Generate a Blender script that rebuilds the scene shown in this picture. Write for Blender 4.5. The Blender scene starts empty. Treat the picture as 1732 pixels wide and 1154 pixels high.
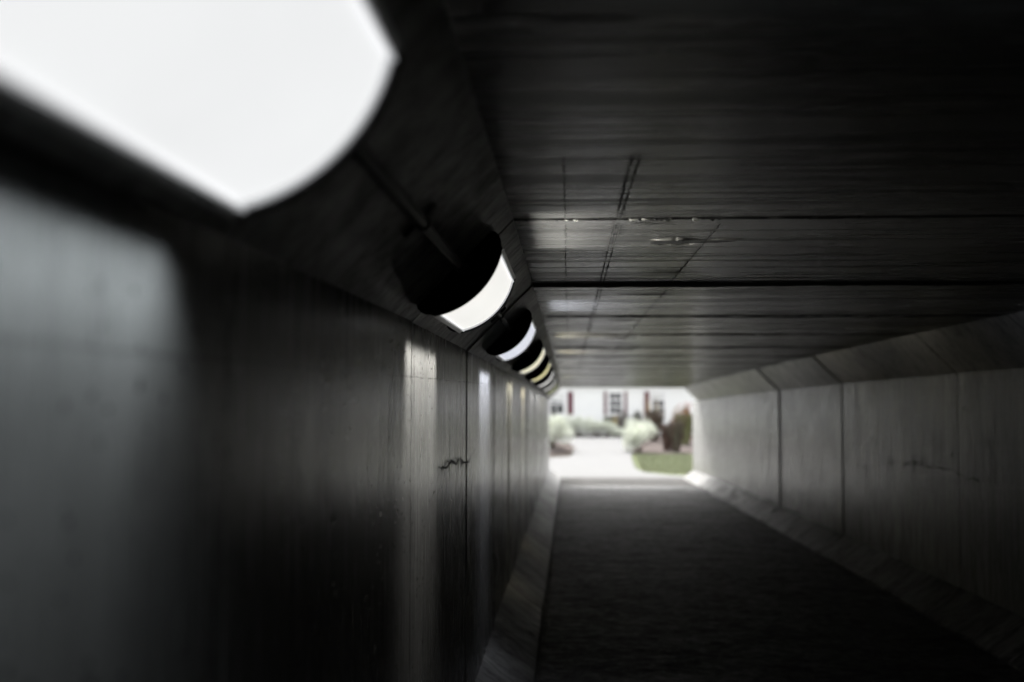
import bpy, math, random
from mathutils import Vector, Matrix, Euler

rnd = random.Random(7)
R = math.radians
scene = bpy.context.scene
col = scene.collection

# ------------------------------------------------------------------ tunnel measures (metres, camera at the origin, tunnel runs along +Y)
XL, XR = -0.50, 3.16          # wall faces
ZT = 0.225                    # top of the walls, foot of the upper chamfer
ZC = 0.55                     # ceiling
ZF = -1.72                    # floor
KU = ZC - ZT                  # upper chamfer leg
KH, KV = 0.28, 0.21           # lower chamfer legs
Y_BACK, Y_END = -5.42, 25.72
SEG = 1.724
Y_HEAD = 24.85               # the headwall stands back; the walls run on to Y_END
Y_J0 = 3.16                   # one known joint
OUT_Z = -2.23                 # ground level outside

def slope(y):
    if y < 3.16: return 0.0
    return 0.012 + 0.0185*(y-3.16)/(Y_END-3.16)
def drop(y):
    if y < 3.16: return 0.0
    t = y-3.16
    return 0.012*t + 0.5*0.0185*t*t/(Y_END-3.16)

# ------------------------------------------------------------------ helpers
class MB:
    def __init__(s):
        s.v, s.f, s.m, s.sm = [], [], [], []
    def face(s, idx, m=0, smooth=False):
        s.f.append(tuple(idx)); s.m.append(m); s.sm.append(smooth)
    def add(s, vs, fs, m=0, smooth=False):
        b = len(s.v); s.v += [Vector(p) for p in vs]
        for f in fs: s.face([b+i for i in f], m, smooth)
    def box(s, x0, x1, y0, y1, z0, z1, m=0):
        s.add([(x0,y0,z0),(x1,y0,z0),(x1,y1,z0),(x0,y1,z0),(x0,y0,z1),(x1,y0,z1),(x1,y1,z1),(x0,y1,z1)],
              [(3,2,1,0),(4,5,6,7),(0,1,5,4),(1,2,6,5),(2,3,7,6),(3,0,4,7)], m)
    def prism(s, poly, y0, y1, m=0, caps=True):
        """poly: list of (x,z) extruded along y"""
        n = len(poly)
        vs = [(x,y0,z) for x,z in poly]+[(x,y1,z) for x,z in poly]
        fs = [(i,(i+1)%n,n+(i+1)%n,n+i) for i in range(n)]
        if caps: fs += [tuple(range(n-1,-1,-1)), tuple(range(n,2*n))]
        s.add(vs, fs, m)
    def tube(s, pts, r, n=12, m=0, smooth=True):
        pts = [Vector(p) for p in pts]; rings = []
        for i,p in enumerate(pts):
            d = (pts[min(i+1,len(pts)-1)]-pts[max(i-1,0)]).normalized()
            a = d.orthogonal().normalized() if i == 0 else (rings[-1][1]-d*rings[-1][1].dot(d)).normalized()
            rings.append((p,a,d))
        b = len(s.v)
        rr = r if isinstance(r,(list,tuple)) else [r]*len(pts)
        for (p,a,d),q in zip(rings,rr):
            c = d.cross(a)
            for k in range(n):
                t = 2*math.pi*k/n
                s.v.append(p+(a*math.cos(t)+c*math.sin(t))*q)
        for i in range(len(pts)-1):
            for k in range(n):
                s.face((b+i*n+k, b+i*n+(k+1)%n, b+(i+1)*n+(k+1)%n, b+(i+1)*n+k), m, smooth)
        s.face([b+k for k in range(n-1,-1,-1)], m); s.face([b+(len(pts)-1)*n+k for k in range(n)], m)
    def leaf(s, p, d, up, L, W, m=0):
        d = d.normalized(); sd = d.cross(up)
        if sd.length < 1e-4: sd = d.orthogonal()
        sd.normalize(); up2 = sd.cross(d)
        s.add([p, p+d*L*.5+sd*W*.5+up2*L*.06, p+d*L, p+d*L*.5-sd*W*.5+up2*L*.06], [(0,1,2,3)], m)
    def build(s, name, mats, parent=None, loc=None, recalc=True):
        me = bpy.data.meshes.new(name)
        o = Vector(loc) if loc is not None else Vector((0,0,0))
        me.from_pydata([tuple(v-o) for v in s.v], [], s.f)
        if not isinstance(mats,(list,tuple)): mats = [mats]
        for m in mats: me.materials.append(m)
        for p,mi,sm in zip(me.polygons, s.m, s.sm):
            p.material_index = mi; p.use_smooth = sm
        if recalc:
            import bmesh
            bm = bmesh.new(); bm.from_mesh(me); bmesh.ops.recalc_face_normals(bm, faces=bm.faces); bm.to_mesh(me); bm.free()
        me.update()
        ob = bpy.data.objects.new(name, me); col.objects.link(ob)
        if parent is not None: ob.parent = parent
        elif loc is not None: ob.location = o
        return ob

def thing(name, label, cat, loc=(0,0,0), group=None):
    o = bpy.data.objects.new(name, None); col.objects.link(o)
    o.empty_display_size = .2; o.location = loc
    o['label'] = label; o['category'] = cat
    if group: o['group'] = group
    return o
def tag(o, label, cat, group=None, kind=None):
    o['label'] = label; o['category'] = cat
    if group: o['group'] = group
    if kind: o['kind'] = kind
    return o

# ------------------------------------------------------------------ materials
class NT:
    def __init__(s, name):
        s.mat = bpy.data.materials.new(name); s.mat.use_nodes = True
        s.t = s.mat.node_tree; s.n = s.t.nodes; s.l = s.t.links
        s.b = s.n['Principled BSDF']
    def new(s, t, **kw):
        n = s.n.new(t)
        for k,v in kw.items(): setattr(n,k,v)
        return n
    def val(s, sock, v):
        if isinstance(v, bpy.types.NodeSocket): s.l.new(v, sock)
        else: sock.default_value = v
    def math(s, op, a, b=0.0, c=None):
        n = s.new('ShaderNodeMath', operation=op); s.val(n.inputs[0],a); s.val(n.inputs[1],b)
        if c is not None: s.val(n.inputs[2],c)
        return n.outputs[0]
    def pos(s):
        return s.new('ShaderNodeNewGeometry').outputs['Position']
    def obj(s):
        return s.new('ShaderNodeTexCoord').outputs['Object']
    def scaled(s, vec, sc, off=(0,0,0)):
        n = s.new('ShaderNodeMapping'); s.l.new(vec, n.inputs['Vector'])
        n.inputs['Scale'].default_value = sc; s.val(n.inputs['Location'], off)
        return n.outputs[0]
    def noise(s, vec, scale, detail=4, rough=.55, dist=0):
        n = s.new('ShaderNodeTexNoise'); s.l.new(vec, n.inputs['Vector'])
        n.inputs['Scale'].default_value = scale; n.inputs['Detail'].default_value = detail
        n.inputs['Roughness'].default_value = rough; n.inputs['Distortion'].default_value = dist
        return n.outputs[0]
    def ramp(s, f, stops):
        n = s.new('ShaderNodeValToRGB'); s.l.new(f, n.inputs[0])
        e = n.color_ramp.elements
        while len(e) < len(stops): e.new(.5)
        for q,(p,c) in zip(e, stops):
            q.position = p; q.color = (c,c,c,1) if not isinstance(c,(tuple,list)) else (*c,1)
        return n.outputs[0]
    def mix(s, f, a, b, mode='MIX'):
        n = s.new('ShaderNodeMix', data_type='RGBA', blend_type=mode)
        s.val(n.inputs[0], f)
        for i,x in ((6,a),(7,b)):
            if isinstance(x, bpy.types.NodeSocket): s.l.new(x, n.inputs[i])
            else: n.inputs[i].default_value = (*x,1) if not isinstance(x,(int,float)) else (x,x,x,1)
        return n.outputs[2]
    def bump(s, h, strength, dist=.01):
        n = s.new('ShaderNodeBump'); s.l.new(h, n.inputs['Height'])
        n.inputs['Strength'].default_value = strength; n.inputs['Distance'].default_value = dist
        s.l.new(n.outputs[0], s.b.inputs['Normal'])
    def out(s, color=None, rough=None, spec=None, metal=None):
        if color is not None: s.val(s.b.inputs['Base Color'], color if isinstance(color,bpy.types.NodeSocket) else (*color,1))
        if rough is not None: s.val(s.b.inputs['Roughness'], rough)
        if spec is not None: s.val(s.b.inputs['Specular IOR Level'], spec)
        if metal is not None: s.val(s.b.inputs['Metallic'], metal)
        return s.mat

def plain(name, c, rough=.6, metal=0, spec=.4, var=.15, scale=20):
    m = NT(name)
    n = m.noise(m.obj(), scale, 4)
    c2 = tuple(x*(1-var) for x in c); c1 = tuple(min(1,x*(1+var)) for x in c)
    return m.out(m.mix(n, c2, c1), rough, spec, metal)

def concrete(name, base, streak, dark=.55, line=None, pits=True, rough=.62, spec=.35, bumpk=.35, lo2=.68, gl=.5, rv=.12):
    """streak: mapping scale that stretches the board-form grain along one axis"""
    m = NT(name); p = m.pos()
    oi = m.new('ShaderNodeObjectInfo').outputs['Random']
    off = m.new('ShaderNodeCombineXYZ')
    for i in range(3): m.l.new(m.math('MULTIPLY', oi, 13.7+5*i), off.inputs[i])
    g = m.scaled(p, streak, off.outputs[0])
    s1 = m.noise(g, 1.0, 6, .6)
    s2 = m.noise(g, 4.3, 5, .65)
    blot = m.noise(p, 2.3, 5, .6, .4)
    fine = m.noise(p, 150, 3, .6)
    c = m.ramp(s1, [(.30,dark),(.5,.86),(.72,1.12)])
    c = m.mix(1.0, c, m.ramp(s2, [(.28,lo2),(.5,.98),(.75,1.1)]), 'MULTIPLY')
    c = m.mix(1.0, c, m.ramp(blot, [(.3,.68),(.5,.95),(.7,1.1)]), 'MULTIPLY')
    c = m.mix(1.0, c, m.ramp(fine, [(.3,.8),(.6,1.06)]), 'MULTIPLY')
    tone = m.math('MULTIPLY_ADD', oi, .28, .86)
    tn = m.new('ShaderNodeCombineXYZ')
    for i in range(3): m.l.new(tone, tn.inputs[i])
    c = m.mix(1.0, c, tn.outputs[0], 'MULTIPLY')
    h = m.math('MULTIPLY_ADD', s2, .6, m.math('MULTIPLY', fine, .35))
    if pits:
        v = m.new('ShaderNodeTexVoronoi'); m.l.new(m.scaled(p,(1,1,1)), v.inputs['Vector']); v.inputs['Scale'].default_value = 34
        mask = m.math('GREATER_THAN', m.noise(p, 5, 3), .50)
        pit = m.math('MULTIPLY', m.math('LESS_THAN', v.outputs['Distance'], m.math('MULTIPLY', m.noise(p,60,1), .36)), mask)
        c = m.mix(pit, c, .22)
        h = m.math('SUBTRACT', h, m.math('MULTIPLY', pit, .8))
    if line is not None:                                   # cast-in form line at a fixed height
        sx = m.new('ShaderNodeSeparateXYZ'); m.l.new(p, sx.inputs[0])
        w = m.noise(p, 6, 3)
        d = m.math('ABSOLUTE', m.math('ADD', m.math('SUBTRACT', sx.outputs[2], line), m.math('MULTIPLY_ADD', w, .012, -.006)))
        k = m.math('LESS_THAN', d, m.math('MULTIPLY', m.noise(p, 11, 2), .007))
        c = m.mix(m.math('MULTIPLY',k,.4), c, .3); h = m.math('SUBTRACT', h, m.math('MULTIPLY', k, .4))
    c = m.mix(1.0, c, tuple(base), 'MULTIPLY')
    m.bump(h, bumpk, .012)
    g1 = m.ramp(s2, [(.30,gl),(.5,.85),(.66,1.25)]); g2 = m.ramp(blot, [(.32,.5),(.5,.95),(.65,1.15)])
    g3 = m.ramp(s1, [(.32,.55),(.6,1.15)])
    gs = m.math('MULTIPLY', m.math('MULTIPLY', m.math('MULTIPLY', g1, g2), g3), spec)
    rr = m.ramp(m.math('MULTIPLY_ADD', s2, .8, m.math('MULTIPLY', blot, .2)), [(.40,1.0),(.56,0.0)])
    return m.out(c, m.math('MULTIPLY_ADD', rr, rv, rough-rv*.25), gs)

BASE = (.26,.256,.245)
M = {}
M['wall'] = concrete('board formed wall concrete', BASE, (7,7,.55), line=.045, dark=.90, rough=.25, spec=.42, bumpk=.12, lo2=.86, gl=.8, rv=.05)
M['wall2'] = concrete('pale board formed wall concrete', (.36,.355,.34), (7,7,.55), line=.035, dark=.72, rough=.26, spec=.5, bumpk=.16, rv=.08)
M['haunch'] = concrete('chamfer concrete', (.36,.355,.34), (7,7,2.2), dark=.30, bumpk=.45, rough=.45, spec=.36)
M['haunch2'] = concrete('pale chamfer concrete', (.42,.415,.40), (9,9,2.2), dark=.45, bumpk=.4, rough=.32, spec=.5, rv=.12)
M['lower'] = concrete('kerb chamfer concrete', (.13,.128,.121), (2.0,11,2.0), dark=.35, bumpk=.6, rough=.66, spec=.14)
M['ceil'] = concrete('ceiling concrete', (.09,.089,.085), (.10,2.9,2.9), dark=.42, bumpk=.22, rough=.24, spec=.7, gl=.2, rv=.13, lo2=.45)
M['lower2'] = concrete('dark kerb chamfer concrete', (.13,.128,.121), (2.0,11,2.0), dark=.35, bumpk=.7, rough=.62, spec=.22)
M['mortar'] = plain('dark joint mortar', (.025,.025,.024), .9)
M['caulk'] = plain('pale dried sealant', (.24,.235,.21), .5, var=.35, scale=60)
M['grey'] = plain('grey joint filler', (.13,.128,.12), .7, var=.5, scale=30)
M['crack'] = plain('crack stain', (.03,.03,.028), .9)

def floor_mat():
    m = NT('worn damp paving'); p = m.pos()
    g = m.scaled(p, (7,9.0,1))
    a = m.noise(g, 1.5, 9, .80, .3); b = m.noise(p, 60, 4, .75); c0 = m.noise(p, 1.4, 4)
    c = m.ramp(a, [(.32,.28),(.48,.72),(.66,2.1)])
    c = m.mix(1, c, m.ramp(b, [(.3,.55),(.65,1.25)]), 'MULTIPLY')
    c = m.mix(1, c, m.ramp(c0, [(.3,.7),(.7,1.2)]), 'MULTIPLY')
    v = m.new('ShaderNodeTexVoronoi'); m.l.new(m.scaled(p,(1,1.4,1)), v.inputs['Vector']); v.inputs['Scale'].default_value = 5.5
    spot = m.math('LESS_THAN', v.outputs['Distance'], m.math('MULTIPLY', m.noise(p,9,2), .13))
    c = m.mix(spot, c, .12)
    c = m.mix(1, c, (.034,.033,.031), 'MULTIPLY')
    m.bump(m.math('MULTIPLY_ADD', a, .6, m.math('MULTIPLY', b, .5)), .7, .012)
    return m.out(c, m.ramp(a,[(.35,.95),(.65,.6)]), m.ramp(m.noise(m.scaled(p,(1,2.4,1)),1.7,6,.7),[(.36,.02),(.62,.3)]))
M['floor'] = floor_mat()

# ------------------------------------------------------------------ tunnel
joints = []
y = Y_J0
while y > Y_BACK: y -= SEG
y += SEG
while y < Y_END-.5:
    joints.append(y); y += SEG
bounds = [Y_BACK]+joints+[Y_END]

ring_tilt = []
for i in range(len(bounds)-1):
    t_ = rnd.uniform(.0025,.006)
    if abs(bounds[i]-(Y_J0+SEG)) < .01: t_ = .015
    if bounds[i] < Y_J0-.01: t_ = 0
    if i == 0: t_ = 0
    ring_tilt.append(t_)
def ring_dz(y):
    for i in range(len(bounds)-1):
        if bounds[i] <= y < bounds[i+1] or i == len(bounds)-2:
            return ring_tilt[i]*((y-bounds[i])/(bounds[i+1]-bounds[i])-1)
def piece(inner, outer, y0, y1, dx, dz, tongue, mb=None, step=.05, ceil=False, nrow=4, chip=0):
    """A solid strip of one precast ring. inner: polyline (x,z) seen from the tunnel; outer: (x,z) points closing it behind.
    Edges at the joints are chipped; tongue = (dx,dz,y_end) adds the recessed mortar in the gap behind."""
    mb = mb or MB()
    pts = []
    for (a,b) in zip(inner[:-1], inner[1:]):
        L = math.hypot(b[0]-a[0], b[1]-a[1]); n = max(2,int(L/step))
        for k in range(n): pts.append((a[0]+(b[0]-a[0])*k/n, a[1]+(b[1]-a[1])*k/n))
    pts.append(inner[-1]); n = len(pts)
    yc_, sp_ = (y0+y1)/2, max(.2,y1-y0)
    tl = 0
    for i in range(len(bounds)-1):
        if bounds[i] <= yc_ < bounds[i+1]: tl = ring_tilt[i] if ceil else min(ring_tilt[i],.005)
    def drop_(yy): return drop(yy)-tl*((yy-y0)/sp_-1)
    def jit():
        j = abs(rnd.gauss(0,.0022))
        if rnd.random() < .06: j += rnd.uniform(.004,.014)
        return j
    ya = [y0+jit() for _ in pts]; yb = [y1-jit() for _ in pts]
    ys = [y0+.02, y0+.06] + [y0+.06+(y1-y0-.12)*k/4 for k in range(1,4)] + [y1-.06, y1-.02]
    if nrow > 4: ys = [y0+(y1-y0)*k/nrow for k in range(1,nrow)]
    rows = [ya]+[[q]*n for q in ys]+[yb]
    b0 = len(mb.v)
    for ri,row in enumerate(rows):
        for (x,z),yy in zip(pts,row):
            kk = 0 if not ceil else tl*((yy-y0)/sp_-1)*(.05-.16*(x-.3)+.10*math.sin(5*x+y0))
            cx_, cz_ = (rnd.gauss(0,chip), rnd.gauss(0,chip)) if chip else (0,0)
            if ceil and ri == 0: cz_ += rnd.gauss(0,.0012)
            mb.v.append(Vector((x+dx+cx_, yy, z+dz-drop_(yy)+kk+cz_)))
    nr = len(rows)
    for r_ in range(nr-1):
        for k in range(n-1):
            mb.face((b0+r_*n+k, b0+r_*n+k+1, b0+(r_+1)*n+k+1, b0+(r_+1)*n+k), 0)
    b1 = len(mb.v); mo = len(outer)
    for yy in (y0,y1):
        for (x,z) in outer: mb.v.append(Vector((x+dx, yy, z+dz-drop_(yy))))
    # end faces and back
    mb.face([b0+k for k in range(n)]+[b1+k for k in range(mo)], 0)
    mb.face([b0+(nr-1)*n+k for k in range(n)]+[b1+mo+k for k in range(mo)], 0)
    for k in range(mo-1):
        mb.face((b1+k, b1+k+1, b1+mo+k+1, b1+mo+k), 0)
    mb.face([b0+r_*n+n-1 for r_ in range(nr)]+[b1+mo, b1], 0)
    mb.face([b0+r_*n for r_ in range(nr)]+[b1+mo+mo-1, b1+mo-1], 0)
    if tongue:
        tx,tz,ye = tongue
        poly = list(inner)+list(outer)
        nn = len(poly)
        vs = [(x+tx+dx, y1-.012, z+tz+dz-drop(y1)) for x,z in poly]+[(x+tx+dx, ye, z+tz+dz-drop(ye)) for x,z in poly]
        mb.add(vs, [(i,(i+1)%nn,nn+(i+1)%nn,nn+i) for i in range(nn)]+[tuple(range(nn)),tuple(range(nn,2*nn))], 1)
    return mb

lampwall = thing('concrete_wall', 'grey concrete tunnel wall with streaky panels under the row of lit lamps, nearest the camera', 'wall', (XL,0,ZF), 'concrete side walls of the tunnel')
barewall = thing('concrete_wall', 'bare grey concrete tunnel wall across the path, without any lamps', 'wall', (XR,0,ZF), 'concrete side walls of the tunnel')
ceiling = thing('tunnel_ceiling', 'low dark concrete slab ceiling of the tunnel crossed by straight joints', 'ceiling', (0,0,ZC))
LW, RW, CE = Vector(lampwall.location), Vector(barewall.location), Vector(ceiling.location)
TH = .22
panels = {}
for i in range(len(bounds)-1):
    y0, y1 = bounds[i], bounds[i+1]
    gap = rnd.uniform(.008,.013)
    if abs(y1-(Y_J0+SEG)) < .01: gap = .010
    ye = y1+.03 if i < len(bounds)-2 else None
    if abs(y1-(Y_J0-SEG)) < .01: gap = .005
    if abs(y1-Y_J0) < .01: gap = .020
    if ye: y1 -= gap
    jx, jz = (.003,-.003)[i%2]*rnd.uniform(.5,1.2)*(1 if bounds[i] > Y_J0-.1 else 0), rnd.uniform(-.002,.002)
    jr = rnd.uniform(-.003,.003)
    if abs(y0-(Y_J0+7*SEG)) < .02: jr = -.013
    if abs(y0-(Y_J0+6*SEG)) < .02: jr = .006
    if abs(y0-(Y_J0+5*SEG)) < .02: jr = -.004
    if abs(y0-(Y_J0+4*SEG)) < .02: jr = .005
    t = lambda a,b: (a,b,ye) if ye else None
    yh = y1 if i < len(bounds)-2 else Y_HEAD
    q = .02
    wl = piece([(XL,ZF+KV),(XL,ZT)], [(XL-TH,ZT),(XL-TH,ZF+KV)], y0, y1, jx, jz, t(-q,0))
    if abs(bounds[i+1]-(Y_J0-SEG)) < .01: wl = piece([(XL,ZF+KV),(XL,ZT)], [(XL-TH,ZT),(XL-TH,ZF+KV)], y0, y1, jx, jz, t(-.003,0)); wl.m = [4 if k == 1 else k for k in wl.m]
    panels[('L',i)] = (wl, y0, y1)
    wr = piece([(XR,ZF+KV),(XR,ZT)], [(XR+TH,ZT),(XR+TH,ZF+KV)], y0, y1, jr, jz, t(q,0))
    panels[('R',i)] = (wr, y0, y1)
    hl = piece([(XL,ZT),(XL+KU,ZC)], [(XL+KU,ZC+TH),(XL-TH,ZC+TH),(XL-TH,ZT)], y0, yh, jx, jz, t(-q*.7,q*.7), step=.025)
    hl.build('upper_chamfer', [M['haunch'],M['mortar']], lampwall, LW)
    hr = piece([(XR,ZT),(XR-KU,ZC)], [(XR-KU,ZC+TH),(XR+TH,ZC+TH),(XR+TH,ZT)], y0, yh, jr, jz, t(q*.7,q*.7))
    hr.build('upper_chamfer', [M['haunch2'],M['mortar']], barewall, RW)
    ll = piece([(XL,ZF+KV),(XL+KH,ZF),(XL+KH,ZF-.05)], [(XL-TH,ZF-.05),(XL-TH,ZF+KV)], y0, y1, jx, jz, t(-q*.6,-q*.8), nrow=30, chip=.003)
    ll.build('lower_chamfer', [M['lower2'],M['mortar']], lampwall, LW)
    lr = piece([(XR,ZF+KV),(XR-KH,ZF),(XR-KH,ZF-.05)], [(XR+TH,ZF-.05),(XR+TH,ZF+KV)], y0, y1, jr, jz, t(q*.6,-q*.8), nrow=30, chip=.004)
    lr.build('lower_chamfer', [M['lower'],M['mortar']], barewall, RW)
    cs = piece([(XL+KU,ZC),(XR-KU,ZC)], [(XR-KU,ZC+TH),(XL+KU,ZC+TH)], y0, yh, (jx+jr)/2, jz, ceil=True, tongue=t(0,.007 if abs(bounds[i+1]-Y_J0)<.01 else q))
    if abs(bounds[i+1]-Y_J0) < .01: cs.m = [4 if k == 1 else k for k in cs.m]
    panels[('C',i)] = (cs, y0, y1)

def panel_at(side, yy):
    for (s_,i),(mb,y0,y1) in panels.items():
        if s_ == side and bounds[i] <= yy < bounds[i+1]: return mb
    return panels[(side,0)][0]

def ribbon(side, pts, w, m=2, off=.0052):
    """thin stain or crack lying on a wall (pts = (y,z)) or the ceiling (pts = (x,y)); w: widths"""
    if not isinstance(w,(list,tuple)): w = [w]*len(pts)
    P = []
    for k,p in enumerate(pts):
        a = pts[max(0,k-1)]; b = pts[min(len(pts)-1,k+1)]
        d = Vector((b[0]-a[0], b[1]-a[1])).normalized(); nn = Vector((-d.y,d.x))
        P.append((Vector(p)+nn*w[k]*.5, Vector(p)-nn*w[k]*.5))
    def to3(q):
        if side == 'L': return Vector((XL+off, q.x, q.y))
        if side == 'R': return Vector((XR-.0045-off*.3, q.x, q.y))
        return Vector((q.x, q.y, ZC-drop(q.y)+ring_dz(q.y)-.0045))
    for k in range(len(pts)-1):
        mid = pts[k] if side != 'C' else (pts[k][1],0)
        mb = panel_at(side, (mid[0]))
        mb.add([to3(P[k][0]),to3(P[k+1][0]),to3(P[k+1][1]),to3(P[k][1])], [(0,1,2,3)], m)

def fine_line(pts, n, jit):
    out = []
    for a,b in zip(pts[:-1],pts[1:]):
        for k in range(n):
            t = k/n; out.append((a[0]+(b[0]-a[0])*t+rnd.gauss(0,jit), a[1]+(b[1]-a[1])*t+rnd.gauss(0,jit)))
    out.append(pts[-1]); return out

# the forked crack on the lamp wall, with drip stains under it
ck = [(3.717,-.340),(3.834,-.307),(3.898,-.296),(4.025,-.312),(4.197,-.293),(4.385,-.320),(4.51,-.301),(4.70,-.338),(4.95,-.352),(5.13,-.316),(5.296,-.307)]
fl = fine_line(ck, 6, .0022)
ribbon('L', fl, [max(.003,.011*math.sin(math.pi*(k+1)/(len(fl)+1))*rnd.uniform(.5,1.5)) for k in range(len(fl))])
for k in range(26):
    p = rnd.choice(fl[8:-14]); L = rnd.uniform(.015,.075)
    dd = fine_line([(p[0],p[1]),(p[0]+rnd.uniform(-.01,.01),p[1]-L)], 4, .0012)
    ribbon('L', dd, [.010*(1-j/len(dd))+.0015 for j in range(len(dd))])
# pitted, dirt-filled joints of the lamp wall
for k_,yy in ((0,Y_J0+.004),(2,Y_J0+2*SEG),(3,Y_J0+3*SEG),(4,Y_J0+4*SEG),(5,Y_J0+5*SEG),(6,Y_J0+6*SEG)):
    w_ = .010 if k_ == 0 else .055
    z0_, z1_ = ZT-.03-drop(yy), ZF+KV-drop(yy)
    dd = [(yy+rnd.gauss(0,.0015 if k_ == 0 else .003), z0_+(z1_-z0_)*k/90) for k in range(91)]
    k0 = 0
    while k0 < 88:
        k1 = min(90, k0+rnd.randint(3,12))
        ribbon('L', dd[k0:k1+1], [w_*rnd.uniform(.3,1.3) for _ in dd[k0:k1+1]], off=.0052 if k_ == 0 else .0075)
        k0 = k1+(rnd.choice([0,0,1,2]) if k_ == 0 else 0)
# marks on the bare wall
rk = [(11.25,-.79),(10.8,-.80),(10.2,-.73),(9.85,-.67),(9.4,-.66),(8.8,-.645),(8.34,-.668),(7.9,-.69)]
fl = fine_line(rk, 7, .012)
ribbon('R', fl, [w for w in [rnd.choice([.0,.0,.004,.006,.012,.020])*rnd.uniform(.5,1.1) for k in range(len(fl))]])
for yy,z0,z1 in ((10.06,-.62,-.78),(9.36,-.58,-.74),(9.15,-.585,-.69),(10.9,-.77,-.83),(9.6,-.66,-.72)):
    dd = fine_line([(yy,z0),(yy+.01,z1)],5,.005); ribbon('R', dd, [.03*math.sin(math.pi*(j+.5)/len(dd)) for j in range(len(dd))])
for k in range(10):
    yy = rnd.uniform(7,16); zz = rnd.uniform(-.8,.05)-drop(yy)
    ribbon('R', [(yy,zz),(yy+.02,zz-.02),(yy+.03,zz-.05)], [.01,.025,.004])
# board marks running along the ceiling
for x0 in (-.012,.148,.166,.49):
    for (ya,yb) in ((2.3,3.13),(3.22,4.83),(4.92,6.55),(6.65,8.25),(8.4,12),(12.1,17)):
        w = {-.012:.004,.148:.006,.166:.005,.49:.006}[x0]
        if x0 == .49 and ya < 3: continue
        dd = fine_line([(x0,ya),(x0+rnd.uniform(-.003,.003),yb)], 40, .0009)
        k0 = 0
        while k0 < len(dd)-2:                                # broken into dashes
            k1 = min(len(dd)-1, k0+rnd.randint(3,14))
            ribbon('C', dd[k0:k1+1], [w*rnd.uniform(.35,1.15) for _ in dd[k0:k1+1]])
            k0 = k1 + (1 if rnd.random() < .3 else 0)
# dark lifting-eye patches in the ceiling, one pair in each ring
for (xa,xb,yc,w) in ((.25,.55,5.22,.05),(.30,.62,4.43,.03),(.35,.6,6.0,.03),(.26,.5,6.9,.05),(.27,.5,7.7,.05),(.3,.6,8.7,.10),(.3,.7,10.6,.12),(.3,.6,12.4,.12),(.2,.34,3.205,.02)):
    pts = fine_line([(xa,yc),((xa+xb)/2,yc+.01),(xb,yc-.005)], 9, .004)
    ribbon('C', pts, [w*math.sin(math.pi*(k+.4)/(len(pts)))*rnd.uniform(.6,1.2)+.002 for k in range(len(pts))])
# old black sealant smeared along the farther ceiling joints, and board marks between them
for k_ in range(2,13):
    yy = Y_J0+k_*SEG
    if yy > Y_HEAD-.3: continue
    n = 60; dd = [(XL+KU+.03+(XR-XL-2*KU-.06)*k/n, yy+.03+rnd.gauss(0,.006)) for k in range(n+1)]
    w0 = .05+.011*(yy-5)
    ribbon('C', dd, [w0*rnd.uniform(.45,1.3) for _ in dd])
    for f_ in (.36,.7):
        a = rnd.uniform(0,.8); dd = [(a+(2.7-a)*k/40, yy+SEG*f_+rnd.gauss(0,.008)) for k in range(41)]
        k0 = 0
        while k0 < 38:
            k1 = min(40,k0+rnd.randint(4,14)); ribbon('C', dd[k0:k1+1], [w0*.5*rnd.uniform(.1,1) for _ in dd[k0:k1+1]]); k0 = k1+rnd.choice([0,0,2,4])
# peeling skin of old sealant: a curled leaf-shaped flake with a pale rim
cm = panel_at('C',3.6)
def flake(path, w, h):
    n = len(path); vs = []
    for k,(x,yy) in enumerate(path):
        t = math.sin(math.pi*(k+.3)/(n-.4)); z = ZC-.004+ring_dz(3.6)
        vs += [(x,yy-w*t,z-.001),(x,yy,z-h*t),(x,yy+w*t,z-.001)]
    fs = []
    for k in range(n-1):
        for j in range(2): fs.append((3*k+j,3*k+j+1,3*k+4+j,3*k+3+j))
    cm.add(vs, fs, 3)
flake(fine_line([(.268,3.60),(.34,3.655),(.44,3.66),(.47,3.62)],6,.002), .006, .008)
flake(fine_line([(.272,3.57),(.33,3.535),(.40,3.53),(.5,3.56)],6,.002), .007, .009)
flake(fine_line([(.48,3.58),(.53,3.55),(.60,3.555),(.645,3.565)],9,.0025), .010, .006)
flake(fine_line([(.545,3.63),(.565,3.74),(.585,3.86)],6,.001), .0035, .004)
ribbon('C', fine_line([(.30,3.60),(.38,3.60),(.46,3.595)],6,.003), [.02,.05,.06,.07,.07,.07,.06,.06,.05,.04,.03,.02,.01])
ribbon('C', fine_line([(.44,3.60),(.52,3.59),(.60,3.585)],6,.003), [.01,.02,.03,.04,.04,.03,.05,.05,.04,.03,.03,.02,.01])
# crumbs of mortar hanging from the joint
for k in range(34):
    x = XL+KU+.02+rnd.choice([.02,.16,.36,.40,.44,.55,.63,.9,1.05])+rnd.gauss(0,.03); s = rnd.uniform(.002,.007)
    c = Vector((x, Y_J0-.012+rnd.gauss(0,.008), ZC-.001+ring_dz(3.17)))
    vs = []; n = 6
    for r_,zz in ((1.,.0),(.75,-.5),(.3,-.9)):
        for q in range(n):
            a = 2*math.pi*q/n; rr = s*r_*rnd.uniform(.6,1.3)
            vs.append(c+Vector((rr*math.cos(a)*1.8, rr*math.sin(a), s*zz)))
    fs = [(r_*n+q, r_*n+(q+1)%n, (r_+1)*n+(q+1)%n, (r_+1)*n+q) for r_ in range(2) for q in range(n)]+[tuple(2*n+q for q in range(n))]
    cm.add(vs, fs, 1 if rnd.random()<.6 else 3, False)

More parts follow.
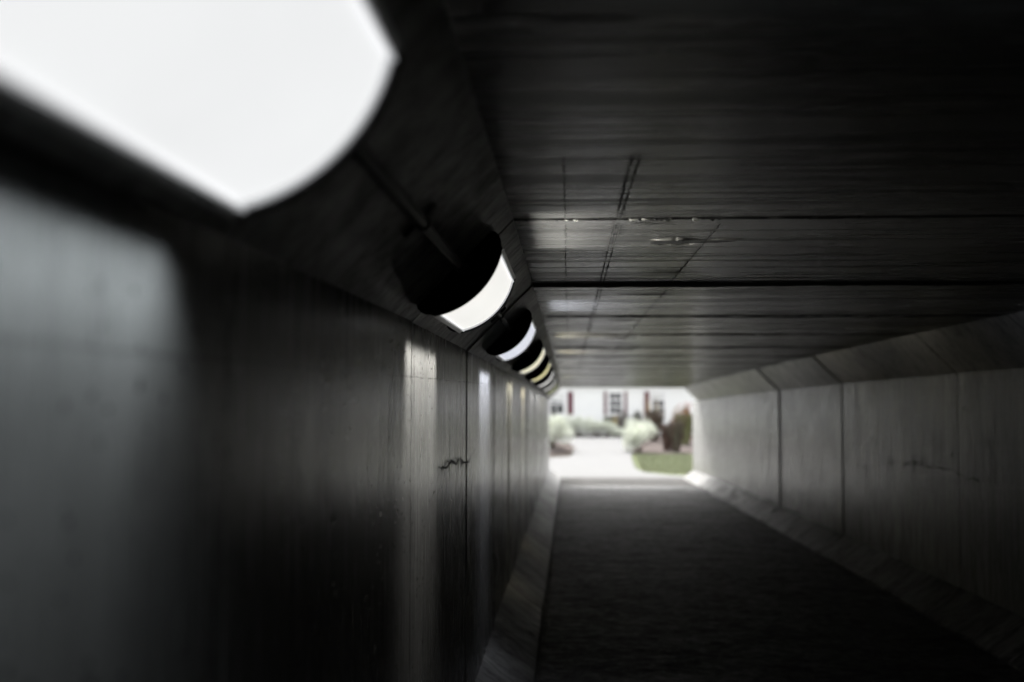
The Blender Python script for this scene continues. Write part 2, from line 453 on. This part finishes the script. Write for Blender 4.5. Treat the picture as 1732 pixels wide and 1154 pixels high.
for (s_,i),(mb,y0,y1) in panels.items():
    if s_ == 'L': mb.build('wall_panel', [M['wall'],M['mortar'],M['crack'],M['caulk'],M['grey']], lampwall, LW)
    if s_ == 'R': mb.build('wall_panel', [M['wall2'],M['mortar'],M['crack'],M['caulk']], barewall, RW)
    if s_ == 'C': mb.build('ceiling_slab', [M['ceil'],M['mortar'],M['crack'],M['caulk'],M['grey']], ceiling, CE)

# floor of the tunnel, sunk between the chamfers with a dirt-filled edge gap
fm = MB(); ny = 80
xs = [XL+KH+.022, XL+KH+.05]+[XL+KH+.05+(XR-XL-2*KH-.1)*k/8 for k in range(1,8)]+[XR-KH-.05, XR-KH-.022]
for j in range(ny+1):
    yy = Y_BACK+(Y_END-Y_BACK)*j/ny
    for k,x in enumerate(xs):
        fm.v.append(Vector((x+(rnd.gauss(0,.004) if k in (0,len(xs)-1) else 0), yy, ZF-drop(yy)-(.006 if k in (0,len(xs)-1) else 0))))
for j in range(ny):
    for k in range(len(xs)-1):
        a = j*len(xs)+k; fm.face((a,a+1,a+1+len(xs),a+len(xs)))
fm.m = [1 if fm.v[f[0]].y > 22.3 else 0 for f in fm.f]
M['exit_lit'] = plain('floor paled for exit light', (.085,.084,.082), 1.0, 0, .0, .4, 3)  # last metres of floor coloured paler to stand for daylight from the exit
fo = fm.build('path', [M['floor'],M['exit_lit']]); fo['kind'] = 'structure'; fo['label'] = 'dark worn paved path along the tunnel floor'; fo['category'] = 'path'
sub = MB()
for j in range(ny+1):
    yy = Y_BACK+(Y_END-Y_BACK)*j/ny
    for x in (XL-.1, XR+.1): sub.v.append(Vector((x,yy,ZF-.045-drop(yy))))
for j in range(ny): sub.face((2*j,2*j+1,2*j+3,2*j+2))
so = sub.build('dirt', M['mortar']); so['kind'] = 'structure'; so['label'] = 'dark dirt in the gaps along the path edges'; so['category'] = 'dirt'
# added unseen wall behind the camera, closes the tunnel against light
bw = MB(); bw.box(XL-.3, XR+.3, Y_BACK-.3, Y_BACK+.02, ZF-.1, ZC+.3)
tag(bw.build('light_block', M['wall'], None, (XL,Y_BACK,ZF)), 'added unseen wall behind the camera that keeps light out of the tunnel', 'wall')

# ------------------------------------------------------------------ lamps
def lamp_glass(name, c, strength):
    m = NT(name)
    n = m.noise(m.scaled(m.obj(),(1,1,1)), 3.5, 3)
    f = m.math('MULTIPLY_ADD', n, .12, .94)
    m.b.inputs['Emission Color'].default_value = (*c,1)
    m.l.new(m.math('MULTIPLY', f, strength), m.b.inputs['Emission Strength'])
    return m.out((.12,.12,.12), .35, .3)
EXPOSURE = 2.75
EMS = .80/2**EXPOSURE
G = {'cool': lamp_glass('cool white diffuser', (.98,.99,1.0), EMS*1.1),
     'white': lamp_glass('neutral white diffuser', (1,.99,.95), EMS*1.1),
     'blue': lamp_glass('bluish white diffuser', (.86,.89,1.0), EMS*.95),
     'cream': lamp_glass('cream diffuser', (1,.96,.70), EMS*.95),
     'yellow': lamp_glass('yellowed diffuser', (1,.92,.42), EMS*.92),
     'lime': lamp_glass('greenish yellow diffuser', (.95,1,.5), EMS*.9)}
LC = {'cool':(.83,.93,1.0),'white':(1,.985,.945),'blue':(.82,.86,1.0),'cream':(1,.94,.72),'yellow':(1,.88,.55),'lime':(.95,.95,.6)}
M['black'] = plain('black powder coat', (.008,.008,.008), .55, 0, .3)
def trim_glow():
    m = NT('trim with lamplight as emission'); m.b.inputs['Emission Color'].default_value = (.95,.97,1,1); m.b.inputs['Emission Strength'].default_value = EMS*.42
    return m.out((.6,.6,.6), .3, .5)
M['edge'] = trim_glow()  # diffuser light falling on the trim, put in as a weak emission
M['steel'] = plain('brushed metal trim', (.62,.62,.61), .38, .35, .5, .08)
M['conduit'] = plain('dull grey conduit', (.10,.10,.097), .5, .5, .5)

LEN = .76
def arc(c, h0, sag, n=24, ext=0):
    """outer curve of the lamp from side to side, in (x,n) local coordinates"""
    rad = (c*c/4+sag*sag)/(2*sag); a = math.asin(c/2/rad)
    return [((rad+ext)*math.sin(-a+2*a*k/n), h0+sag-rad+(rad+ext)*math.cos(-a+2*a*k/n)) for k in range(n+1)]
CH, H0, SAG = .284, .060, .044
def make_lamp(y0, tint, label, power, first=None):
    ym = y0+LEN/2; SH = .0125 if y0 > 1 else .021
    t = thing('tunnel_lamp', label, 'lamp', group='curved tunnel lamps along the chamfer')
    t.matrix_world = Matrix.Translation((XL+KU/2-SH, ym, ZT+KU/2-SH-drop(ym))) @ Matrix.Rotation(-slope(ym),4,'X') @ Matrix.Rotation(R(135),4,'Y')
    if first is None:
        def p2(mb, poly, ya, yb, m=0): mb.prism(poly, ya, yb, m)
        # black housing tray against the concrete
        hb = MB(); p2(hb, [(-.140,.002),(.140,.002),(.140,H0-.012),(-.140,H0-.012)], -LEN/2+.02, LEN/2-.02); hb.build('housing', M['black'], t)
        # curved diffuser
        df = MB(); A = arc(CH-.012, H0-.004, SAG); n = len(A)
        cols = [-LEN/2+.018+ (LEN-.036)*k/10 for k in range(11)]
        for yy in cols:
            for (x,z) in A: df.v.append(Vector((x,yy,z)))
        for j in range(10):
            for k in range(n-1): df.face((j*n+k,j*n+k+1,(j+1)*n+k+1,(j+1)*n+k),0,True)
        df.build('diffuser', G[tint], t)
        for sgn in (-1,1):
            ec = MB(); A = arc(CH+.004, H0, SAG, ext=.004)
            poly = [(-.158,.0),(-.167,.011),(-.168,.025),(-.162,.041),(-.151,.053)]+A+[(.151,.053),(.162,.041),(.168,.025),(.167,.011),(.158,.0)]
            ya = sgn*(LEN/2); yb = sgn*(LEN/2-.02)
            p2(ec, poly, min(ya,yb), max(ya,yb)); ec.build('end_cap', M['black'], t)
            tr = MB(); A1 = arc(CH, H0-.003, SAG, ext=.003); A2 = arc(CH, H0-.003, SAG, ext=-.004)
            ya, yb = sgn*(LEN/2-.026), sgn*(LEN/2-.040)
            p2(tr, A1+A2[::-1], min(ya,yb), max(ya,yb)); tr.build('trim_hoop', M['edge'], t)
            s = MB(); x = sgn*(CH/2+.001)
            s.box(min(x-.007*sgn,x+.007*sgn),max(x-.007*sgn,x+.007*sgn),-LEN/2+.021,LEN/2-.021,H0-.016,H0+.003); s2 = MB(); s2.box(min(x-.012*sgn,x-.008*sgn),max(x-.012*sgn,x-.008*sgn),-LEN/2+.021,LEN/2-.021,H0-.010,H0+.009); s.build('trim_strip', M['steel'], t); s2.build('trim_strip', M['edge'], t)
    else:
        for ch in first.children:
            if ch.type != 'MESH': continue
            c = ch.copy(); c.parent = t; col.objects.link(c)
            if ch.name.startswith('diffuser'):
                c.data = ch.data.copy(); c.data.materials.clear(); c.data.materials.append(G[tint])
    # the lamp's light: strips on the diffuser, thrown square to the tunnel (a baffled optic)
    for ang, pw in ((-84,.22),(-68,.42),(-52,.06),(-15,.003),(16,.004),(40,.03),(62,.25),(80,.22)):
        # local +x points to the wall side, -x to the ceiling side; ang>0 leans to the wall
        L = bpy.data.lights.new('lamp_light','AREA'); L.shape = 'RECTANGLE'; L.size = .02; L.size_y = LEN-.06
        L.spread = R(46 if y0 > 1 else 84); L.color = LC[tint]; L.energy = power*pw*({62:.55,40:.12,16:.3}.get(ang,1) if y0 < 1 else ({40:.35,62:.6,16:.5}.get(ang,1) if y0 > 7 else 1))
        o = bpy.data.objects.new('lamp_light', L); col.objects.link(o); o.parent = t
        k = max(-1,min(1,ang/75)); x = k*(CH/2+.021); zz = H0+SAG*(1-k*k)+.008+abs(k)*.004
        d = Vector((math.sin(R(ang)),0,math.cos(R(ang))))
        zax = -d; yax = Vector((0,1,0)); xax = yax.cross(zax)
        o.matrix_local = Matrix.Translation((x,0,zz)) @ Matrix((xax,yax,zax)).transposed().to_4x4()
    return t
PW = 6.0/2**EXPOSURE
lamps = []
specs = [(.475,'cool','very large out of focus white lamp closest to the camera',.36),
         (3.01,'white','sharply focused lamp with black end cap and glowing white band, second in the row',.72),
         (5.52,'blue','bluish white lamp just beyond the sharply focused one',1.0),
         (8.03,'cream','cream coloured lamp between the bluish one and the strongest yellow one',.9),
         (10.54,'yellow','strongest yellow lamp, fifth in the receding row',.9),
         (13.05,'white','whitish lamp just beyond the strongest yellow one',.8),
         (15.56,'white','smaller whitish lamp, second to last before the exit',.8),
         (18.07,'lime','small greenish yellow lamp at the far end of the row',.8)]
for y0,tint,label,k in specs:
    lamps.append(make_lamp(y0,tint,label,PW*k,lamps[0] if lamps else None))

# conduit between the lamps, with saddle clips
cgroup = 'conduits joining the lamps'
HN = Vector((.7071,0,-.7071))
def hpt(yy, n=.0): return Vector((XL+KU/2, yy, ZT+KU/2-drop(yy)))+HN*n
ends = [s[0] for s in specs]
clab = ['grey conduit pipe running from the big blurred lamp to the sharp one','short visible conduit from the sharp lamp to the bluish lamp',
        'conduit from the bluish lamp to the cream lamp','conduit from the cream lamp to the strongest yellow lamp','conduit just beyond the strongest yellow lamp',
        'conduit between the two small whitish lamps','conduit leading to the last greenish lamp']
for k in range(len(ends)-1):
    ya, yb = ends[k]+LEN, ends[k+1]
    base = hpt((ya+yb)/2)
    c = thing('conduit', clab[k], 'pipe', base, cgroup)
    mb = MB(); n = 8
    mb.tube([hpt(ya+(yb-ya)*j/n,.016) for j in range(n+1)], .0125, 12)
    mb.build('pipe', M['conduit'], c, base)
    for yy in (ya+.05, yb-.05):
        nb = MB(); nb.tube([hpt(yy-.03,.016),hpt(yy+.03,.016)], .0185, 12); nb.build('coupling', M['conduit'], c, base)
    for yy in (yb-.80,):
        cb = MB(); u = Vector((.7071,0,.7071))
        for sg in (-1,1):
            cb.tube([hpt(yy,.004)+u*sg*.018, hpt(yy,.004)+u*sg*.05], .006, 6)
        cb.tube([hpt(yy-.009,.016),hpt(yy+.009,.016)], .0165, 12); cb.build('clip', M['conduit'], c, base)

# ------------------------------------------------------------------ outside
def ground_mat(name, c, sc=3, var=.25, bump=.5, rough=.9, spec=.0):
    m = NT(name); p = m.pos()
    a = m.noise(p, sc, 6, .65); b = m.noise(p, sc*14, 4, .7)
    k = m.math('MULTIPLY_ADD', a, .6, m.math('MULTIPLY', b, .4))
    cc = m.ramp(k, [(.3,tuple(x*(1-var) for x in c)),(.7,tuple(min(.9,x*(1+var)) for x in c))])
    m.bump(b, bump, .02)
    return m.out(cc, rough, spec)
M['soil'] = ground_mat('earth', (.06,.052,.046))
M['mulch'] = ground_mat('bark mulch', (.085,.073,.068), 5, .45, 1)
M['lawn'] = ground_mat('lawn', (.095,.107,.065), 2.5, .3, 1)
M['drive'] = ground_mat('pale concrete path', (.145,.145,.144), 1.6, .07, .15, .8)
M['hc'] = plain('headwall concrete', (.4,.4,.39), .8, 0, .3)

g = MB(); g.add([(-400,24,OUT_Z-.012),(400,24,OUT_Z-.012),(400,600,OUT_Z-.012),(-400,600,OUT_Z-.012)],[(0,1,2,3)])
o = g.build('ground', M['soil']); tag(o,'bare earth ground outside the tunnel','ground',kind='structure')

def sheet(name, pts, z, mat, label, cat, kind='structure'):
    mb = MB(); n = len(pts); mb.add([(x,yy,z) for x,yy in pts],[tuple(range(n))])
    o = mb.build(name, mat); tag(o,label,cat,kind=kind); return o
# the concrete path leaves the tunnel, widens and bends to the left in front of the house
right = [(3.2,25.7),(3.2,26.6),(2.6,27.0),(2.1,27.8),(1.93,29.0),(1.98,31),(2.1,34),(2.4,38),(2.7,42),(2.95,46.5)]
left = [(3.2,48.6),(-.6,48.9),(-8,49.6),(-8,46.5),(-3.2,45.2),(.05,43.6),(.12,40),(.17,35.6),(.0,34.2),(-.7,33.6),(-4.5,33.3),(-8,33.2),(-8,28),(-1.2,26.2),(-.55,25.7)]
sheet('path', right+left, OUT_Z+.004, M['drive'], 'bright pale concrete path outside curving toward the white house','path')
sheet('lawn', [(3.3,26.5),(14,26.5),(14,35.6),(2.25,35.6),(2.12,34),(2.0,31),(1.95,29.0),(2.12,27.8),(2.62,27.0)], OUT_Z, M['lawn'], 'mown green lawn just outside the tunnel mouth','lawn')
sheet('mulch_bed', [(2.3,35.7),(14,35.7),(14,51.8),(-12,51.8),(-12,49.8),(-.6,49.0),(3.3,48.7),(3.0,46.5),(2.75,42),(2.45,38)], OUT_Z-.003, M['mulch'], 'brown bark mulch bed in front of the house','flower bed')
mm = MB()                                                  # mounded mulch island left of the path
cx, cy, rx, ry = -2.0, 39.0, 2.25, 4.6
N = 36
for r_ in range(6):
    for k in range(N):
        a = 2*math.pi*k/N; q = r_/5
        mm.v.append(Vector((cx+rx*q*math.cos(a)*(1+.04*math.sin(5*a)), cy+ry*q*math.sin(a), OUT_Z+.006+.28*(1-q*q)**.8+rnd.gauss(0,.012))))
for r_ in range(5):
    for k in range(N): mm.face((r_*N+k,r_*N+(k+1)%N,(r_+1)*N+(k+1)%N,(r_+1)*N+k),0,True)
tag(mm.build('mulch_mound', M['mulch']), 'low mound of brown mulch left of the pale path','flower bed',kind='structure')

# grass blades on the lawn (only where the mouth shows it)
gb = MB()
for k in range(9000):
    x = rnd.uniform(2.0,5.2); yy = rnd.uniform(26.7,35.5)
    if yy < 27.8 and x < 2.1+(27.8-yy)*1.2: continue
    if x < 2.0+max(0,(yy-29))*.035+.06: continue
    gb.leaf(Vector((x,yy,OUT_Z)), Vector((rnd.gauss(0,.4),rnd.gauss(0,.4),1)), Vector((rnd.gauss(0,1),rnd.gauss(0,1),0)), rnd.uniform(.05,.10), .014)
def leafmat(name, c, var=.35, rough=.6):
    m = NT(name)
    n = m.noise(m.pos(), 9, 3)
    f = m.ramp(n, [(.3,tuple(x*(1-var) for x in c)),(.7,tuple(min(.9,x*(1+var)) for x in c))])
    m.b.inputs['Subsurface Weight'].default_value = 0
    return m.out(f, rough, .25)
M['blade'] = leafmat('grass blades', (.19,.205,.13))
tag(gb.build('grass', M['blade'], recalc=False), 'short mown grass blades beside the path','grass',kind='stuff')
M['pale'] = leafmat('silvery green leaves', (.50,.52,.455))
M['pale2'] = leafmat('pale grey green leaves', (.55,.565,.50))
M['brownleaf'] = leafmat('dry maroon brown blades', (.085,.055,.045))
M['darkleaf'] = leafmat('dark green brown leaves', (.07,.07,.05))
M['olive'] = leafmat('olive leaves', (.14,.15,.07))
M['orange'] = leafmat('orange autumn leaves', (.30,.12,.06))
M['red'] = leafmat('red petals', (.30,.03,.03))
M['twig'] = plain('grey brown twigs', (.12,.09,.07), .9)
M['straw'] = leafmat('straw yellow blades', (.30,.25,.14))

def shrub(name, label, cat, c, rx, ry, h, mats, n, ls=(.05,.11), group=None, clumps=14, flowers=None):
    c = Vector(c); t = thing(name, label, cat, c, group)
    st = MB()
    cl = []
    for k in range(clumps):
        a = rnd.uniform(0,2*math.pi); q = math.sqrt(rnd.random())
        cl.append((Vector((rx*.86*q*math.cos(a), ry*.86*q*math.sin(a), h*rnd.uniform(.22,.85))), rnd.uniform(.18,.40)))
    for (p,r_) in cl:
        st.tube([Vector((p.x*.1,p.y*.1,-.02)), Vector((p.x*.6,p.y*.6,p.z*.5)), p], [.018,.012,.005], 6)
    st.build('stem', M['twig'], t)
    per = n//clumps
    lm = [MB() for _ in mats]
    for (p,r_) in cl:
        for k in range(per):
            d = Vector((rnd.gauss(0,1),rnd.gauss(0,1),rnd.gauss(0,.9))).normalized()
            q = rnd.random()**.4
            pp = p+Vector((d.x*r_*rx*1.3*q, d.y*r_*ry*1.3*q, d.z*r_*h*.9*q))
            if pp.z < .01: pp.z = rnd.uniform(.01,.12)
            dd = (d+Vector((rnd.gauss(0,.5),rnd.gauss(0,.5),rnd.uniform(0,.8)))).normalized()
            L = rnd.uniform(*ls)
            rnd.choice(lm).leaf(pp, dd, Vector((rnd.gauss(0,1),rnd.gauss(0,1),1)), L, L*.5)
    for q,mt in zip(lm,mats): q.build('foliage', mt, t, recalc=False)
    if flowers:
        for (fx,fy,fz,s) in flowers:
            fb = MB()
            for k in range(26):
                d = Vector((rnd.gauss(0,1),rnd.gauss(0,1),rnd.gauss(0,.7))).normalized()
                fb.leaf(Vector((fx,fy,fz))+d*s*.3, d, Vector((rnd.gauss(0,1),0,1)), s*.8, s*.5)
            fb.build('flower', M['red'], t, recalc=False)
    return t
def tuft(name, label, cat, c, r_, h, mats, n, group=None, spread=.5):
    c = Vector(c); t = thing(name, label, cat, c, group)
    lm = [MB() for _ in mats]
    for k in range(n):
        a = rnd.uniform(0,2*math.pi); q = math.sqrt(rnd.random())*r_*.55
        b = Vector((q*math.cos(a), q*math.sin(a), 0)); L = h*rnd.uniform(.6,1.05)
        out = Vector((math.cos(a),math.sin(a),0))*rnd.uniform(.05,spread)*r_
        w = rnd.uniform(.012,.028); sd = Vector((-math.sin(a+rnd.gauss(0,1)),math.cos(a),0))*w
        mb = rnd.choice(lm); p0 = b; p1 = b+out*.45+Vector((0,0,L*.55)); p2 = b+out*1.2+Vector((0,0,L))
        mb.add([p0-sd,p0+sd,p1+sd,p1-sd,p2+sd*.2,p2-sd*.2],[(0,1,2,3),(3,2,4,5)])
    for q,mt in zip(lm,mats): q.build('foliage', mt, t, recalc=False)
    return t
Z = OUT_Z
pg = 'pale silvery bushes by the path'
shrub('bush','large silvery bush rising from the brown mulch mound','bush',(-.68,37.6,Z+.16),.78,1.1,1.1,[M['pale'],M['pale2']],5200,group=pg)
for x,yy,rx,h,lab in ((-.35,49.3,.62,1.0,'silvery bush under the window half hidden by lamps'),
                  (.55,49.6,.7,1.02,'silvery bush below the white wall left of the maroon shuttered window'),
                  (1.35,49.3,.6,.86,'lower silvery bush next to the dark shrub below the window'),
                  (2.45,49.1,.5,.62,'small pale bush directly below the middle window')):
    shrub('bush',lab,'bush',(x,yy,Z),rx,.6,h,[M['pale'],M['pale2']],2600,group=pg)
shrub('bush','round pale bush at the corner of the green lawn','bush',(2.62,37.2,Z),.58,.7,1.02,[M['pale'],M['pale2']],4600,group=pg)
shrub('bush','pale bush behind the round one, below the small conifer','bush',(3.0,44.0,Z),.6,.6,1.0,[M['pale2'],M['pale']],2600,group=pg)
shrub('shrub','dark shrub at the left foot of the middle window','shrub',(1.95,50.6,Z),.28,.3,1.05,[M['darkleaf'],M['olive']],1500,group='dark shrubs below the window')
shrub('shrub','dark shrub at the right foot of the middle window','shrub',(2.72,50.6,Z),.34,.3,1.22,[M['darkleaf'],M['brownleaf']],1700,group='dark shrubs below the window')
tuft('ornamental_grass','straw yellow grass tuft between the two dark shrubs','plant',(2.3,50.0,Z),.16,1.0,[M['straw']],120,spread=.5)
shrub('conifer','small dark conical conifer behind the pale bush','conifer',(3.42,50.0,Z),.2,.2,1.25,[M['darkleaf']],1100)
shrub('sprig','small dark plant at the left edge of the tunnel mouth','plant',(-.82,45.5,Z),.16,.16,1.2,[M['darkleaf']],260,clumps=4)
bg = 'brown ornamental grasses on the mulch'
tuft('ornamental_grass','tall maroon brown grass in front of the right window','plant',(3.85,45.6,Z),.32,1.35,[M['brownleaf'],M['darkleaf']],900,bg,1.0)
tuft('ornamental_grass','narrow dark brown grass clump beside the tall maroon one','plant',(3.72,38.2,Z),.22,.98,[M['brownleaf']],620,bg,.7)
tuft('ornamental_grass','darkest brown grass clump standing forward on the mulch','plant',(3.98,37.6,Z),.27,1.12,[M['brownleaf'],M['darkleaf']],760,bg,.7)
tuft('ornamental_grass','brown grass clump below the red flowering shrub','plant',(4.85,42.5,Z),.35,1.3,[M['brownleaf'],M['olive']],700,bg,.8)
tuft('ornamental_grass','yellow straw stalks leaning against the right window','plant',(4.22,49.9,Z),.5,2.1,[M['straw']],26,None,1.0)
shrub('shrub','orange and green shrub with red flowers at the edge of the right wall','shrub',(5.05,43.6,Z),.5,.5,1.82,[M['olive'],M['orange'],M['brownleaf'],M['orange']],2600,(.06,.13),None,10,
      [(-.28,-.4,1.66,.07),(-.05,-.45,1.74,.06),(.15,-.45,1.66,.08),(.3,-.35,1.55,.07)])

# the white house
hx0, hx1, hy0, hy1 = -9.0, 12.0, 52.0, 60.0
HB = Vector((1.5,52,Z))
house = thing('house','white single storey house with maroon shutters seen through the tunnel mouth','house',HB)
def siding():
    m = NT('white lap siding'); p = m.pos()
    s = m.new('ShaderNodeSeparateXYZ'); m.l.new(p, s.inputs[0])
    f = m.math('FRACT', m.math('MULTIPLY', s.outputs[2], 7.5))
    n = m.noise(m.scaled(p,(.4,1,4)), 3, 4)
    c = m.mix(n, (.70,.70,.70), (.78,.78,.78))
    m.bump(f, .6, .02)
    return m.out(c, .6, .3)
M['siding'] = siding()
M['wtrim'] = plain('white painted trim', (.72,.71,.72), .5, var=.04)
M['maroon'] = plain('maroon painted shutter', (.10,.018,.032), .6, var=.2)
M['shingle'] = ground_mat('grey roof shingles', (.09,.09,.09), 4, .4, .8)
def glass():
    m = NT('dark window glass'); n = m.noise(m.obj(), 2.2, 3)
    return m.out(m.mix(n,(.012,.014,.018),(.06,.065,.075)), .08, .5)
M['glass'] = glass()
M['curtain'] = plain('white curtain', (.6,.6,.6), .9, var=.1)
hb = MB(); hb.box(hx0,hx1,hy0,hy1,Z-.1,Z+2.75); hb.build('wall', M['siding'], house, HB)
rf = MB(); rf.prism([(hx0-.4,0),(hx1+.4,0)],0,0) if False else None
rf.add([(hx0-.4,hy0-.5,Z+2.68),(hx1+.4,hy0-.5,Z+2.68),(hx1+.4,hy1+.5,Z+2.68),(hx0-.4,hy1+.5,Z+2.68),
        (hx0-.4,hy0-.5,Z+2.82),(hx1+.4,hy0-.5,Z+2.82),(hx1+.4,hy1+.5,Z+2.82),(hx0-.4,hy1+.5,Z+2.82),
        (hx0-.4,(hy0+hy1)/2,Z+5.0),(hx1+.4,(hy0+hy1)/2,Z+5.0)],
       [(0,1,2,3),(0,1,5,4),(2,3,7,6),(4,5,9,8),(7,6,9,8),(0,3,7,8,4),(1,2,6,9,5)])
rf.build('roof', M['shingle'], house, HB)
def window(cx, w, z0, z1, cols=2, rows=3, curtain=0, sh_l=None, sh_r=None):
    f = MB(); yf = hy0-.07; tw = .085
    f.box(cx-w/2-tw,cx-w/2,yf,hy0,z0-tw,z1+tw); f.box(cx+w/2,cx+w/2+tw,yf,hy0,z0-tw,z1+tw)
    f.box(cx-w/2,cx+w/2,yf,hy0,z1,z1+tw); f.box(cx-w/2,cx+w/2,yf,hy0,z0-tw,z0)
    for k in range(1,cols): x = cx-w/2+w*k/cols; f.box(x-.014,x+.014,yf+.02,hy0-.02,z0,z1)
    for k in range(1,rows):
        zz = z0+(z1-z0)*k/rows; hh = .022 if k != rows//2+rows%2 else .03
        f.box(cx-w/2,cx+w/2,yf+.022,hy0-.018,zz-hh,zz+hh)
    wo = f.build('window', M['wtrim'], house, HB)
    p = MB(); p.box(cx-w/2,cx+w/2,hy0-.016,hy0-.006,z0,z1); po = p.build('pane', M['glass'], wo, HB)
    s = MB(); s.box(cx-w/2-.13,cx+w/2+.13,hy0-.12,hy0-.002,z0-tw-.06,z0-tw-.002); s.build('sill', M['wtrim'], wo, HB)
    if curtain:
        cb = MB(); n = 24
        for k in range(n+1):
            x = cx-w/2+.01+(w-.02)*k/n; d = .006*math.sin(k*2.1)
            zb = z1-(z1-z0)*curtain*(.8+.35*abs(k/n-.35))
            cb.v += [Vector((x,hy0-.030+d,z1-.005)),Vector((x,hy0-.030+d,zb))]
        for k in range(n): cb.face((2*k,2*k+1,2*k+3,2*k+2))
        cb.build('curtain', M['curtain'], wo, HB)
    for sh in (sh_l,sh_r):
        if sh:
            q = MB(); q.box(sh[0],sh[1],hy0-.04,hy0,z0-.08,z1+.08)
            n = 16
            for k in range(n):
                zz = z0+(z1-z0)*(k+.5)/n
                q.box(sh[0]+.03,sh[1]-.03,hy0-.052,hy0-.042,zz-.022,zz+.022)
            q.build('shutter', M['maroon'], house, HB)
window(-.62,.70,-1.16,-.10,2,2,.42,None,(-.06,.22))
window(2.42,.60,-1.14,-.08,2,3,0,(1.82,1.955),(2.885,3.01))
window(4.62,.60,-1.14,-.08,2,3,.3,(3.90,4.16),None)

# headwall and embankment round the tunnel
hw = thing('headwall','pale concrete headwall framing the far tunnel mouth','headwall',(1.33,24.8,Z))
b = Vector(hw.location); dE = drop(Y_END)
q = MB(); q.box(-7,XL-TH+.02,24.65,24.84,Z-.2,1.9); q.box(XR+TH-.02,9.6,24.65,24.84,Z-.2,1.9); q.box(XL-TH+.02,XR+TH-.02,24.652,24.838,ZC-dE+TH-.02,1.9)
q.build('wall', M['hc'], hw, b)
q = MB(); q.box(-7.1,9.7,24.6,24.95,1.9,2.05); q.build('coping', M['hc'], hw, b)
M['bank'] = ground_mat('grassy bank', (.10,.13,.05), 2, .3, 1)
e = MB()
for (x0,x1,z0,z1) in ((-60,-.76,-3,1.0),(3.42,60,-3,1.0),(-60,60,1.0,1.85)):
    e.box(x0,x1,-8,24.65,z0,z1)
e.box(-.76,3.42,-8,24.65,.78,1.0); e.box(-.76,3.42,-8,Y_BACK-.25,-3,.78)
tag(e.build('hill', M['bank']),'grass embankment the tunnel passes under','hill',kind='structure')

# ------------------------------------------------------------------ sky, sun, camera
w = bpy.data.worlds.new('World'); scene.world = w; w.use_nodes = True
nt = w.node_tree; bgn = nt.nodes['Background']
sky = nt.nodes.new('ShaderNodeTexSky'); sky.sky_type = 'NISHITA'; sky.sun_disc = False
SUN_EL, SUN_AZ = 40, 170          # azimuth of the sun from +Y towards +X
sky.sun_elevation = R(SUN_EL); sky.sun_rotation = R(SUN_AZ); sky.air_density = 1.0; sky.dust_density = 4.0
hs = nt.nodes.new('ShaderNodeHueSaturation'); hs.inputs['Saturation'].default_value = .12
nt.links.new(sky.outputs[0], hs.inputs['Color']); nt.links.new(hs.outputs[0], bgn.inputs['Color']); bgn.inputs['Strength'].default_value = .13
sl = bpy.data.lights.new('sun','SUN'); sl.energy = 1.3; sl.angle = R(20); sl.color = (1,.97,.93)
so = bpy.data.objects.new('sun', sl); col.objects.link(so)
# a veiled sun ahead and to the left reaches the last metres of the tunnel
sd = Vector((math.sin(R(SUN_AZ+180))*math.cos(R(SUN_EL)), math.cos(R(SUN_AZ+180))*math.cos(R(SUN_EL)), math.sin(R(SUN_EL))))
sky.sun_rotation = R(SUN_AZ+180)
so.rotation_euler = sd.to_track_quat('Z','Y').to_euler()

cam = bpy.data.cameras.new('camera'); co = bpy.data.objects.new('camera', cam); col.objects.link(co)
cam.lens = 35; cam.sensor_width = 36; cam.clip_start = .05; cam.clip_end = 1500
co.location = (0,0,0); co.rotation_euler = Euler((R(90+2.89), R(-.1), R(3.263)), 'XYZ')
cam.dof.use_dof = True; cam.dof.focus_distance = 3.85; cam.dof.aperture_fstop = 1.32; cam.dof.aperture_blades = 0
scene.camera = co

scene.view_settings.view_transform = 'Standard'; scene.view_settings.look = 'None'
scene.view_settings.exposure = EXPOSURE; scene.view_settings.gamma = 1
scene.cycles.max_bounces = 12; scene.cycles.diffuse_bounces = 6; scene.cycles.glossy_bounces = 4
scene.cycles.sample_clamp_indirect = 6; scene.cycles.use_denoising = True
scene.cycles.caustics_reflective = False; scene.cycles.caustics_refractive = False
